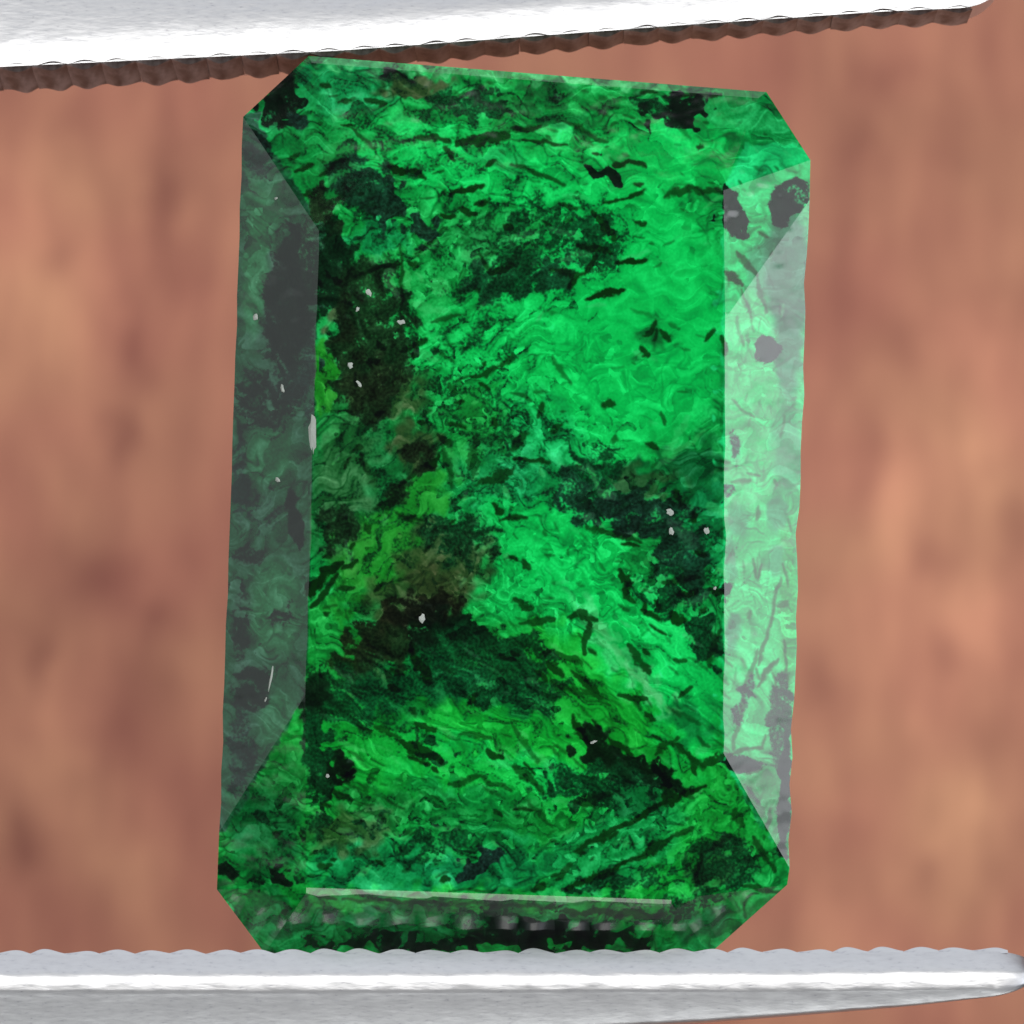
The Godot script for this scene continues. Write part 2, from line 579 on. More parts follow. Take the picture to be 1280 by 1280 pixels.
	for s in steps:
		var below := []
		for p: Vector3 in ring:
			below.append(Vector3(642 + (p.x - 642) * float(s[0]), minf(s[1], p.y - 5.0) if float(s[0]) == 1.0 else float(s[1]), 630 + (p.z - 630) * float(s[0])))
		var pos := PackedVector3Array()
		var nor := PackedVector3Array()
		var uv := PackedVector2Array()
		for k in ring.size():
			var j := (k + 1) % ring.size()
			var quad := [above[k], above[j], below[j], below[k]]
			var n: Vector3 = ((quad[1] - quad[0]) as Vector3).cross(quad[3] - quad[0]).normalized()
			if n.dot((quad[0] + quad[1]) / 2.0 - Vector3(642, quad[0].y, 630)) < 0.0:
				n = -n
			for i in [0, 1, 2, 0, 2, 3]:
				var c: Vector3 = quad[i]
				pos.append(gem_point(c.x, c.z, c.y))
				nor.append(n)
				uv.append(Vector2((c.x - U0) / TW, (c.z - V0) / TH))
		part(s[2], commit(pos, nor, uv), m, root)
		above = below
	# keel
	var kp := PackedVector3Array()
	var kn := PackedVector3Array()
	var ku := PackedVector2Array()
	for k in above.size():
		for c: Vector3 in [Vector3(642, -GIRDLE_DEPTH, 630), above[k], above[(k + 1) % above.size()]]:
			kp.append(gem_point(c.x, c.z, c.y))
			kn.append(Vector3.DOWN)
			ku.append(Vector2((c.x - U0) / TW, (c.z - V0) / TH))
	part("keel", commit(kp, kn, ku), m, root)
	chips(root)


func chips(root: Node3D) -> void:
	# small whitish fractured spots: u, v, half width, half length, turn in degrees
	var spots := [[392, 543, 7, 33, -2], [320, 397, 4.5, 5, 0], [354, 486, 3.5, 8, -15], [348, 600, 5, 4, 0], [340, 846, 2.2, 22, 12], [333, 874, 3, 6, 30], [528, 773, 5, 7, 10], [836, 640, 6, 5, 20], [838, 664, 4.5, 6, 0], [882, 664, 4.5, 6, 0],
		[411, 968, 3, 3, 0], [462, 367, 5, 7, -30], [448, 388, 3, 5, 30], [439, 458, 5, 5, 0], [450, 481, 3, 8, -35], [502, 404, 8, 4, 0], [741, 926, 6, 2.5, -20], [892, 735, 3, 3, 0], [346, 249, 3, 2, 0]]
	var m := StandardMaterial3D.new()
	m.albedo_color = Color(0.70, 0.74, 0.72)
	m.roughness = 0.45
	rng.seed = 5
	for s in spots:
		var h := TABLE_H
		var n := Vector3.UP
		for t in crown:
			var a: Vector3 = t[0]
			var b: Vector3 = t[1]
			var c: Vector3 = t[2]
			if Geometry2D.point_is_inside_triangle(Vector2(s[0], s[1]), Vector2(a.x, a.z), Vector2(b.x, b.z), Vector2(c.x, c.z)):
				n = t[3]
				h = a.y - (n.x * (s[0] - a.x) + n.z * (s[1] - a.z)) / n.y
				break
		var pos := PackedVector3Array()
		var nor := PackedVector3Array()
		var uv := PackedVector2Array()
		var count := 11
		var rim := []
		for k in count:
			var a := TAU * k / count
			var r := rng.randf_range(0.6, 1.15)
			rim.append(Vector3(cos(a) * s[2] * 0.82 * r, 0.2, sin(a) * s[3] * 0.88 * r))
		var peak := Vector3(rng.randf_range(-0.3, 0.3) * s[2], 1.6, rng.randf_range(-0.3, 0.3) * s[3])
		for k in count:
			var b: Vector3 = rim[k]
			var c: Vector3 = rim[(k + 1) % count]
			var fn := (b - peak).cross(c - peak).normalized()
			if fn.y < 0.0:
				fn = -fn
			for p in [peak, b, c]:
				pos.append(p * UNIT)
				nor.append(fn)
				uv.append(Vector2.ZERO)
		var o := part("chip", commit(pos, nor, uv), m, root)
		var z := Vector3(0, 0, 1).rotated(Vector3.UP, deg_to_rad(-s[4]))
		z = (z - n * z.dot(n)).normalized()
		o.transform = Transform3D(Basis(n.cross(z).normalized(), n, z), gem_point(s[0], s[1], h))


# ---------------------------------------------------------------- the stone's colours, with some edge sheen painted in

# tones: red, green, blue (0-255), then how strongly the flaky grain shows in it
var tones := {
	"bright": [6, 190, 80, 0.65], "clear": [4, 186, 78, 0.4], "mid": [10, 146, 58, 1.0], "teal": [8, 132, 72, 1.1], "deep": [3, 88, 40, 0.9], "moss": [14, 100, 44, 1.0], "dark": [5, 48, 25, 0.7], "black": [5, 7, 6, 0.5],
	"slate": [18, 30, 30, 0.5], "olive": [46, 66, 32, 0.8], "brown": [22, 22, 13, 1.2], "grass": [24, 134, 34, 0.5], "pale": [82, 196, 118, 0.6], "rightgreen": [22, 192, 104, 0.5], "rightgrey": [44, 104, 74, 0.5], "left": [16, 72, 42, 1.0], "leftgreen": [26, 104, 58, 0.9],
	"dim": [6, 68, 33, 0.8], "leaf": [12, 158, 42, 0.7],
}


func patches() -> Array:
	# broad patches: u, v, half width, half height, turn, tone, strength, softness (0 sharp .. 1 soft)
	var a := [[640, 300, 300, 260, 0, "mid", 1, .6], [640, 640, 320, 300, 0, "mid", .8, .6], [620, 1000, 400, 200, 0, "leaf", .75, .6],
		[560, 200, 120, 50, 8, "bright", .8, .8], [770, 220, 130, 60, 0, "bright", .7, .8], [850, 190, 90, 40, 0, "clear", .7, .7], [640, 225, 120, 40, 14, "bright", .8, .8], [440, 110, 60, 40, 0, "teal", .6, .8],
		[790, 400, 130, 170, 0, "clear", 1, .5], [640, 420, 70, 60, -20, "bright", .9, .6], [700, 520, 110, 60, 20, "bright", .8, .6], [560, 440, 60, 50, 0, "bright", .6, .7], [700, 680, 90, 60, 25, "bright", .9, .6], [650, 720, 70, 60, 0, "bright", .6, .6],
		[790, 800, 110, 70, 40, "bright", .85, .6], [860, 870, 50, 90, 0, "bright", .8, .6], [700, 870, 140, 60, 25, "leaf", .8, .7], [640, 940, 130, 50, 20, "bright", .7, .8], [560, 960, 90, 40, 25, "bright", .5, .8],
		[480, 1080, 110, 40, 0, "teal", .8, .6], [760, 1060, 110, 50, -28, "teal", .6, .7], [600, 1075, 90, 40, 0, "teal", .8, .7], [540, 1040, 90, 30, 10, "mid", .8, .7],
		[585, 130, 55, 20, 5, "dark", .75, .6], [515, 108, 44, 15, 5, "olive", .9, .5], [680, 120, 40, 14, -10, "moss", .8, .6], [700, 150, 50, 14, 0, "deep", .5, .8], [620, 200, 40, 12, 15, "deep", .4, .8],
		[450, 225, 36, 36, 0, "slate", .75, .6], [425, 205, 26, 20, 0, "moss", .7, .6], [482, 258, 22, 30, 0, "slate", 1, .3], [530, 288, 25, 16, -8, "slate", 1, .35], [470, 300, 40, 20, 0, "teal", .7, .6],
		[405, 300, 24, 62, -4, "brown", 1, .35], [418, 350, 34, 70, -8, "black", .95, .4], [460, 365, 44, 40, 0, "brown", .75, .5], [430, 392, 16, 36, 8, "olive", .8, .5], [470, 440, 56, 55, 0, "brown", .9, .5], [480, 490, 50, 40, 0, "olive", .8, .6], [455, 500, 38, 36, 0, "brown", .8, .6],
		[690, 300, 82, 58, 0, "dark", .36, .7], [640, 345, 58, 30, 0, "dark", .38, .7], [690, 345, 40, 16, -20, "slate", .5, .6], [740, 300, 22, 36, -20, "dark", .6, .5], [610, 350, 40, 24, 0, "slate", .4, .8], [600, 300, 40, 24, 0, "moss", .5, .7],
		[405, 470, 17, 48, 4, "grass", 1, .4], [650, 560, 80, 60, 0, "teal", .5, .8], [600, 545, 40, 60, 0, "grass", .4, .8]]
	var b := [[450, 590, 80, 60, -20, "moss", .85, .5], [430, 650, 60, 50, 0, "moss", .8, .6], [520, 560, 28, 34, 10, "olive", .85, .6], [522, 575, 14, 30, -8, "brown", .9, .5], [425, 655, 26, 30, 25, "brown", .75, .6], [500, 615, 20, 12, -35, "brown", .9, .4],
		[520, 630, 60, 30, -35, "grass", .8, .6], [470, 700, 60, 46, -20, "grass", .9, .6], [555, 700, 60, 52, 0, "olive", .85, .6], [570, 670, 46, 34, 0, "dark", .6, .7], [520, 745, 70, 34, -10, "olive", .8, .6], [412, 800, 34, 66, 6, "grass", .7, .5], [405, 800, 26, 50, 0, "mid", .6, .6],
		[500, 790, 84, 34, -28, "brown", .95, .5], [560, 790, 70, 30, 24, "black", .9, .5], [455, 845, 36, 20, -10, "olive", .7, .6], [600, 830, 70, 40, 25, "dark", .85, .6], [530, 860, 90, 34, -8, "deep", .9, .6], [430, 870, 56, 34, 0, "dark", .6, .8],
		[560, 840, 60, 20, 40, "dark", .6, .6], [650, 815, 40, 26, 30, "dark", .8, .6], [650, 870, 40, 30, 0, "deep", .7, .7], [395, 880, 22, 36, 0, "black", .95, .4], [412, 965, 26, 24, 20, "black", 1, .4], [392, 925, 16, 40, 0, "dark", .9, .5], [400, 1000, 16, 60, 0, "dark", .6, .7],
		[440, 1035, 60, 26, -5, "olive", .7, .6], [463, 1028, 22, 10, 0, "dark", .9, .4], [540, 1050, 40, 20, 0, "dark", .5, .7], [330, 1040, 50, 60, 0, "deep", .85, .6], [350, 990, 36, 60, 20, "moss", .6, .7], [310, 1075, 44, 20, 0, "mid", .4, .7],
		[760, 600, 60, 34, 30, "dark", .6, .7], [715, 620, 30, 34, 0, "slate", .7, .6], [800, 640, 64, 26, 0, "slate", .75, .6], [830, 590, 90, 20, -12, "deep", .8, .6], [870, 600, 40, 50, 0, "deep", .75, .6], [800, 600, 50, 16, 0, "olive", .5, .7], [850, 700, 30, 56, -20, "slate", .85, .5], [830, 740, 34, 26, 0, "dark", .55, .6],
		[880, 640, 24, 40, 0, "teal", .6, .6], [878, 690, 24, 26, 0, "teal", .6, .6], [745, 930, 40, 18, 35, "black", .9, .5], [800, 965, 60, 18, 12, "black", .9, .5], [740, 980, 70, 30, 0, "dark", .7, .6], [800, 990, 40, 26, 0, "deep", .8, .6], [880, 800, 22, 32, -20, "dark", .9, .4], [860, 900, 26, 30, -40, "deep", .6, .6],
		[905, 1080, 44, 36, 0, "dark", .75, .5], [890, 1085, 28, 26, 0, "olive", .5, .6], [770, 1100, 70, 14, -6, "dark", .7, .5], [950, 1110, 40, 30, 0, "mid", .6, .6], [850, 1130, 40, 20, -20, "dark", .7, .5]]
	var c := [[500, 850, 130, 24, 4, "dim", .4, .8], [450, 885, 70, 20, -10, "dim", .4, .8], [590, 830, 100, 22, 14, "dim", .4, .8], [660, 850, 60, 34, 40, "dark", .55, .7], [630, 915, 130, 24, 14, "leaf", .8, .7], [700, 820, 60, 40, 30, "leaf", .7, .7], [560, 950, 110, 24, 20, "leaf", .5, .8],
		[470, 1000, 50, 20, 0, "moss", .5, .7], [600, 1010, 110, 30, 12, "deep", .45, .8], [430, 600, 40, 120, 0, "olive", .35, .8], [480, 670, 40, 24, -35, "grass", .6, .7], [765, 805, 14, 90, -40, "pale", .5, .8], [812, 862, 9, 46, -42, "pale", .6, .8], [620, 600, 60, 40, 0, "teal", .5, .8], [640, 640, 46, 20, 0, "bright", .5, .8]]
	# thinly sown dark grains between the green flakes
	var d := [[520, 330, 160, 190, 10, "dim", .40, .9], [540, 610, 150, 120, -20, "dim", .38, .9], [560, 145, 230, 75, 4, "dim", .36, .9], [860, 740, 60, 110, 0, "dim", .42, .8], [500, 1050, 160, 60, 0, "dim", .30, .9], [680, 310, 110, 80, 0, "dim", .3, .9], [600, 480, 70, 90, -20, "dim", .36, .9],
		[690, 560, 90, 60, 10, "dim", .38, .9], [560, 930, 170, 50, 15, "dim", .30, .9], [820, 1040, 130, 60, -25, "dim", .34, .9], [340, 1050, 60, 80, 0, "dim", .32, .9], [740, 870, 110, 50, 30, "dim", .26, .9], [440, 620, 70, 130, 0, "dim", .35, .9], [560, 1150, 280, 34, 0, "dim", .42, .8]]
	for p in d:
		p[6] *= 0.58
	return a + b + c + d


func facet_patches() -> Array:
	return [[850, 140, 46, 17, -4, "black", 1, .25], [810, 128, 26, 12, 0, "dark", .7, .5], [752, 220, 23, 13, 35, "black", 1, .25], [485, 92, 24, 6, 4, "black", .9, .3], [640, 90, 260, 7, 4, "pale", .6, .6], [450, 78, 60, 6, 0, "pale", .3, .6],  # the pale strips paint the sheen along the far girdle edge
		[350, 128, 34, 34, 0, "black", 1, .15], [335, 112, 16, 6, -35, "grass", .8, .3], [372, 150, 16, 14, 0, "slate", .9, .4], [375, 84, 16, 12, 0, "teal", .9, .4], [815, 425, 22, 20, 0, "moss", .5, .6],
		[600, 1075, 30, 13, -20, "slate", 1, .3], [343, 1097, 13, 10, 0, "black", .9, .4], [328, 1020, 12, 8, 30, "dark", .9, .4], [368, 1098, 7, 5, 0, "dark", .9, .4], [282, 1088, 14, 9, 20, "black", .9, .4], [535, 938, 32, 11, 24, "dark", .9, .4],
		[560, 1155, 240, 30, 0, "deep", .8, .5], [700, 1168, 110, 18, 4, "black", .95, .4], [600, 1140, 34, 12, 0, "dark", .8, .5], [470, 1150, 30, 18, 0, "deep", .7, .5], [570, 1178, 200, 9, 0, "black", .75, .6], [420, 1170, 40, 14, 0, "mid", .4, .6], [350, 1140, 44, 24, 40, "deep", .6, .6], [880, 1150, 40, 20, -30, "deep", .8, .5]]


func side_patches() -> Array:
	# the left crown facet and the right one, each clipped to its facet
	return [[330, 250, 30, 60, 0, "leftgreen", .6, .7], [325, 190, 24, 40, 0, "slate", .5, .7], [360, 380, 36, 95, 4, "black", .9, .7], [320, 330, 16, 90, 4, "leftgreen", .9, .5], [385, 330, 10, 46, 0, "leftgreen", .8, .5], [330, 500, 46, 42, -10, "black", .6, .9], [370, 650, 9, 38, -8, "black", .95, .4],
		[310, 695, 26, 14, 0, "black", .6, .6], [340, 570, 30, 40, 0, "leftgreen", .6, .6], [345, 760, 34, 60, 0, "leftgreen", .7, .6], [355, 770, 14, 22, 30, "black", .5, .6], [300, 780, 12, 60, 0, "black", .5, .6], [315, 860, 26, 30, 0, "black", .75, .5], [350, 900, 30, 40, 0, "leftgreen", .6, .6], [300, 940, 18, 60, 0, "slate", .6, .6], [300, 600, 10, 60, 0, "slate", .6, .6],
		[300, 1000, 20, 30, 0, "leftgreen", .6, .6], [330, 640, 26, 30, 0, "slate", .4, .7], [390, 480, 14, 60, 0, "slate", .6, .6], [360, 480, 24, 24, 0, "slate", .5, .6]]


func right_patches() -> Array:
	return [[985, 340, 30, 90, 0, "rightgrey", .9, .5], [960, 330, 30, 40, 20, "rightgrey", .6, .6], [915, 268, 15, 34, -18, "black", 1, .2], [988, 246, 22, 24, 20, "black", 1, .3], [972, 268, 9, 20, -40, "black", .85, .35], [958, 438, 15, 18, 0, "black", .85, .3], [985, 440, 18, 60, 0, "rightgrey", .8, .6], [985, 560, 22, 60, 0, "rightgrey", .5, .7], [917, 560, 8, 22, -4, "slate", .7, .4], [908, 612, 9, 10, 0, "slate", .7, .4],
		[970, 640, 12, 26, 0, "rightgrey", .6, .5], [920, 650, 14, 20, 0, "rightgrey", .5, .6], [930, 870, 10, 40, 20, "slate", .6, .5], [915, 790, 10, 24, 0, "rightgrey", .8, .4], [930, 955, 24, 10, 4, "slate", .9, .4], [975, 900, 16, 60, 2, "dark", .8, .5], [960, 1000, 34, 70, 0, "moss", .6, .7], [980, 1000, 8, 90, 2, "black", 1, .4], [912, 700, 8, 30, 0, "rightgrey", .5, .6], [908, 737, 6, 8, 0, "black", .8, .3],
		[970, 700, 14, 20, 0, "rightgrey", .5, .5], [940, 820, 30, 60, 0, "rightgreen", .5, .7], [985, 760, 12, 120, 0, "mid", .6, .6], [970, 1070, 16, 24, 0, "mid", .7, .6], [908, 950, 8, 10, 0, "black", .7, .4]]


func strokes() -> Array:
	# single dark inclusions: from u, v to u, v, width, darkness
	var a := [[455, 126, 482, 130, 6, .8], [425, 130, 436, 127, 6, .8], [368, 216, 390, 206, 6, .9], [360, 200, 374, 194, 5, .7], [402, 222, 420, 203, 6, .8], [420, 203, 434, 203, 6, .8], [520, 170, 560, 176, 7, .8], [568, 180, 632, 171, 11, .85], [555, 184, 566, 200, 7, .8], [437, 160, 470, 186, 5, .7], [490, 209, 506, 214, 11, 1], [505, 213, 532, 223, 6, .9],
		[562, 247, 602, 236, 7, .95], [594, 257, 608, 252, 7, .9], [554, 269, 566, 273, 7, .9], [582, 268, 596, 270, 6, .9], [384, 246, 392, 243, 10, .9], [502, 308, 503, 404, 5, .7], [480, 336, 502, 328, 7, .8], [445, 348, 490, 330, 5, .8], [700, 150, 760, 180, 5, .65], [640, 164, 676, 159, 6, .85], [654, 174, 706, 183, 5, .85], [640, 205, 706, 232, 6, .7], [800, 117, 822, 115, 5, .85], [838, 117, 900, 119, 5, .95],
		[765, 210, 784, 203, 8, .95], [784, 203, 806, 210, 6, .9], [754, 256, 782, 250, 5, .9], [782, 250, 802, 240, 6, .9], [830, 246, 870, 236, 7, .75], [868, 238, 902, 242, 9, .7], [742, 266, 766, 298, 11, .85], [722, 306, 762, 318, 9, .85], [690, 341, 730, 345, 7, .8], [730, 345, 742, 322, 9, .8], [712, 358, 724, 345, 8, .9], [772, 330, 804, 327, 8, 1], [732, 372, 775, 365, 8, 1], [804, 420, 818, 404, 8, .8], [820, 410, 816, 426, 7, .7], [826, 412, 835, 426, 7, .85], [799, 436, 808, 444, 9, .85], [836, 404, 846, 412, 5, .4],
		[878, 426, 892, 412, 7, .8], [902, 420, 903, 442, 6, .8], [700, 258, 718, 262, 7, .7], [600, 320, 618, 342, 6, .7], [520, 318, 545, 300, 4, .6], [612, 341, 640, 333, 10, .85], [505, 440, 530, 425, 8, .8], [544, 436, 566, 452, 5, .5], [575, 395, 540, 402, 5, .6], [588, 472, 622, 462, 8, .8], [622, 462, 640, 446, 6, .7], [563, 480, 568, 492, 7, .6], [640, 490, 664, 500, 5, .6], [690, 448, 712, 480, 6, .5]]
	var b := [[522, 525, 530, 530, 9, .8], [562, 528, 580, 535, 5, .85], [550, 545, 560, 555, 9, .8], [555, 560, 566, 605, 7, .6], [592, 545, 590, 595, 12, .55], [600, 605, 640, 588, 11, .75], [532, 583, 549, 571, 11, .95], [500, 606, 532, 583, 7, .7], [486, 636, 498, 618, 16, .7], [474, 634, 486, 626, 8, .8], [496, 640, 530, 652, 5, .8], [452, 568, 462, 590, 9, .6], [440, 563, 452, 560, 8, .7], [456, 655, 460, 662, 9, .7], [438, 684, 444, 680, 7, .8], [430, 712, 447, 702, 7, .85], [386, 742, 405, 716, 15, 1], [405, 716, 428, 706, 12, .95], [392, 756, 424, 720, 8, .9], [426, 736, 440, 732, 7, .8],
		[640, 572, 688, 578, 6, .85], [672, 522, 676, 505, 8, .8], [690, 537, 698, 534, 9, .75], [753, 507, 766, 504, 8, .85], [765, 549, 772, 550, 7, .6], [808, 553, 820, 562, 8, .8], [826, 515, 830, 532, 6, .6], [640, 560, 655, 545, 9, .7], [616, 630, 624, 640, 9, .9], [624, 650, 655, 645, 6, .85], [640, 651, 656, 645, 5, .85], [654, 698, 662, 712, 8, .8], [735, 660, 800, 675, 7, .75], [775, 678, 798, 682, 5, .9], [776, 715, 782, 740, 12, .85], [780, 742, 790, 752, 7, .8], [800, 760, 820, 770, 8, .85], [802, 752, 806, 764, 7, .85], [845, 745, 866, 738, 10, .85], [840, 768, 850, 776, 11, .9], [874, 764, 880, 758, 8, .8], [828, 725, 870, 720, 8, .7], [870, 692, 880, 690, 8, .9], [862, 640, 866, 652, 9, .9], [891, 738, 900, 738, 14, .85], [840, 610, 850, 625, 10, .85],
		[640, 748, 665, 760, 7, .8], [650, 780, 692, 775, 8, .75], [720, 765, 734, 768, 12, .8], [734, 770, 730, 814, 9, .8], [676, 815, 690, 812, 7, .8], [696, 815, 724, 828, 9, .6], [715, 838, 745, 862, 8, .8], [728, 858, 752, 868, 9, .7], [690, 850, 722, 866, 7, .7], [785, 805, 800, 830, 8, .75], [798, 826, 812, 840, 8, .8], [775, 868, 808, 874, 8, .8], [806, 888, 814, 900, 7, .8], [714, 896, 734, 926, 9, .9], [758, 918, 788, 944, 8, .9], [816, 938, 846, 922, 8, .75], [848, 870, 862, 858, 6, .8], [842, 822, 856, 826, 7, .7], [865, 945, 868, 964, 9, .8], [884, 830, 898, 790, 9, .7]]
	var c := [[512, 808, 540, 850, 13, .9], [496, 862, 486, 855, 12, .9], [585, 877, 598, 868, 8, .85], [513, 885, 520, 890, 7, .7], [520, 902, 545, 912, 12, .8], [470, 905, 500, 920, 7, .7], [575, 915, 610, 922, 7, .6], [500, 925, 552, 948, 13, .85], [560, 980, 600, 970, 7, .7], [600, 970, 640, 985, 6, .6], [430, 970, 442, 962, 9, 1], [398, 1082, 412, 1078, 7, .8], [552, 1098, 560, 1096, 9, .85], [640, 955, 680, 985, 9, .7], [660, 1000, 690, 1030, 7, .5], [718, 1062, 795, 1018, 9, .85], [795, 1018, 822, 1006, 9, .95], [822, 1006, 878, 978, 7, .95], [706, 1110, 786, 1074, 8, .9], [786, 1074, 838, 1044, 10, .8], [838, 1044, 862, 1032, 7, .75],
		[696, 1096, 704, 1082, 7, .7], [668, 1112, 680, 1100, 9, .8], [868, 1098, 876, 1064, 6, .75], [876, 1064, 912, 1042, 6, .6], [940, 1046, 968, 1086, 7, .75], [930, 1106, 972, 1114, 7, .7], [918, 1010, 924, 1030, 10, .7], [720, 1000, 760, 992, 12, .7], [830, 965, 836, 1000, 14, .9], [880, 955, 905, 940, 11, .8], [400, 1118, 420, 1121, 6, .7], [430, 1122, 700, 1131, 5, .6], [560, 1110, 620, 1109, 4, .6], [700, 1137, 828, 1141, 9, .75], [660, 1175, 700, 1160, 12, .8], [720, 1160, 732, 1172, 13, .8], [690, 1092, 712, 1080, 8, .7], [640, 905, 672, 950, 6, .5]]
	return a + b + c


func side_strokes() -> Array:
	return [[906, 342, 924, 355, 7, .85], [930, 330, 946, 346, 5, .7], [918, 318, 938, 336, 6, .7], [946, 350, 957, 392, 5, .6], [924, 362, 938, 398, 4, .6], [918, 395, 926, 432, 4, .4], [948, 290, 956, 296, 5, .7], [912, 500, 940, 522, 3, .55], [948, 634, 944, 650, 4, .6], [940, 700, 942, 722, 4, .6], [944, 724, 952, 706, 4, .6], [972, 732, 958, 790, 4, .6], [958, 790, 948, 830, 5, .6], [978, 704, 985, 730, 3, .6], [972, 755, 982, 752, 9, .6], [970, 822, 946, 856, 5, .7], [948, 812, 932, 850, 6, .5], [932, 850, 914, 934, 6, .55],
		[904, 940, 950, 934, 5, .65], [910, 956, 950, 960, 8, .6], [950, 934, 956, 918, 4, .6], [964, 840, 972, 880, 4, .6], [980, 800, 984, 860, 4, .6], [962, 1010, 956, 1036, 5, .7], [935, 592, 946, 594, 4, .6], [912, 604, 936, 600, 4, .5], [968, 600, 972, 606, 4, .5], [975, 545, 980, 520, 3, .4]]


func flakes() -> Array:
	# single pale flakes: from u, v to u, v, width, strength
	return [[735, 580, 745, 610, 8, .55], [745, 610, 768, 622, 10, .55], [718, 578, 730, 586, 7, .5], [776, 669, 794, 668, 8, .7], [732, 645, 740, 648, 12, .5], [745, 655, 756, 665, 10, .4], [722, 762, 752, 790, 8, .5], [742, 790, 772, 818, 6, .45], [764, 806, 790, 838, 9, .55], [786, 838, 812, 858, 6, .5], [800, 846, 834, 886, 7, .6], [744, 775, 770, 800, 14, .4], [400, 195, 440, 182, 14, .3], [505, 335, 508, 365, 10, .5], [486, 340, 494, 372, 12, .5], [462, 330, 482, 326, 10, .5], [520, 318, 545, 302, 8, .5], [580, 320, 610, 330, 14, .35], [540, 355, 552, 362, 18, .35], [640, 300, 670, 292, 8, .4], [690, 290, 720, 296, 10, .4], [700, 325, 735, 316, 8, .45],
		[515, 380, 560, 392, 9, .35], [520, 440, 545, 452, 9, .4], [860, 520, 830, 570, 8, .3], [880, 540, 820, 582, 7, .35], [590, 600, 598, 588, 8, .6], [628, 608, 634, 620, 8, .5], [560, 560, 575, 600, 9, .3], [430, 675, 438, 700, 8, .5], [440, 690, 434, 706, 7, .5], [396, 745, 428, 718, 4, .55], [440, 1010, 480, 1030, 7, .35], [425, 1035, 450, 1045, 9, .4], [478, 1042, 500, 1038, 8, .35], [500, 1010, 520, 996, 7, .35], [540, 1030, 570, 1034, 7, .4], [520, 925, 560, 960, 7, .3], [610, 950, 640, 956, 8, .3], [425, 925, 460, 940, 6, .4], [436, 950, 446, 948, 6, .6], [705, 245, 735, 250, 6, .3], [880, 260, 900, 248, 5, .4], [775, 325, 810, 316, 5, .4], [733, 384, 756, 382, 5, .4],
		[836, 650, 852, 668, 9, .5], [850, 655, 870, 690, 12, .3], [884, 632, 898, 645, 10, .3], [800, 735, 812, 736, 5, .5], [850, 756, 890, 742, 7, .35], [870, 940, 884, 930, 9, .4], [862, 992, 874, 984, 8, .5], [650, 930, 690, 960, 10, .35], [640, 1010, 660, 1005, 6, .35], [690, 1000, 740, 1006, 5, .3]]


var px_r := PackedFloat32Array()
var px_g := PackedFloat32Array()
var px_b := PackedFloat32Array()
var px_a := PackedFloat32Array()
var dk_r := PackedFloat32Array()            # the dark minerals grow through the green ones: their colour and how densely they stand
var dk_g := PackedFloat32Array()
var dk_b := PackedFloat32Array()
var dk_k := PackedFloat32Array()
const STEP := 3.0


func blend_patches(list: Array, gw: int, gh: int, inside: PackedVector2Array) -> void:
	for p in list:
		var tone: Array = tones[p[5]]
		var ca := cos(deg_to_rad(p[4]))
		var sa := sin(deg_to_rad(p[4]))
		var reach: float = maxf(p[2], p[3]) * 1.5
		for gy in range(maxi(0, int((p[1] - reach - V0) / STEP)), mini(gh, int((p[1] + reach - V0) / STEP) + 1)):
			for gx in range(maxi(0, int((p[0] - reach - U0) / STEP)), mini(gw, int((p[0] + reach - U0) / STEP) + 1)):
				var u := U0 + gx * STEP
				var v := V0 + gy * STEP
				var du: float = u - p[0]
				var dv: float = v - p[1]
				var a: float = (du * ca + dv * sa) / p[2]
				var b: float = (-du * sa + dv * ca) / p[3]
				var r := sqrt(a * a + b * b)
				var soft: float = p[7]
				var w: float = p[6] * (1.0 - smoothstep(1.0 - soft * 0.6, 1.0 + soft * 0.45, r))
				if w <= 0.0:
					continue
				if inside.size() and not Geometry2D.is_point_in_polygon(Vector2(u, v), inside):
					continue
				var i := gy * gw + gx
				if tone[1] < 70 and tone[3] < 1.5 and p[5] != "left" and p[5] != "olive":
					dk_k[i] = dk_k[i] + (1.0 - dk_k[i]) * w
					var m := w / maxf(dk_k[i], 0.001)
					dk_r[i] = lerpf(dk_r[i], tone[0], m)
					dk_g[i] = lerpf(dk_g[i], tone[1], m)
					dk_b[i] = lerpf(dk_b[i], tone[2], m)
					continue
				if w > 0.5:
					dk_k[i] *= 1.0 - (w - 0.5)
				px_r[i] = lerpf(px_r[i], tone[0], w)
				px_g[i] = lerpf(px_g[i], tone[1], w)
				px_b[i] = lerpf(px_b[i], tone[2], w)
				px_a[i] = lerpf(px_a[i], tone[3], w)


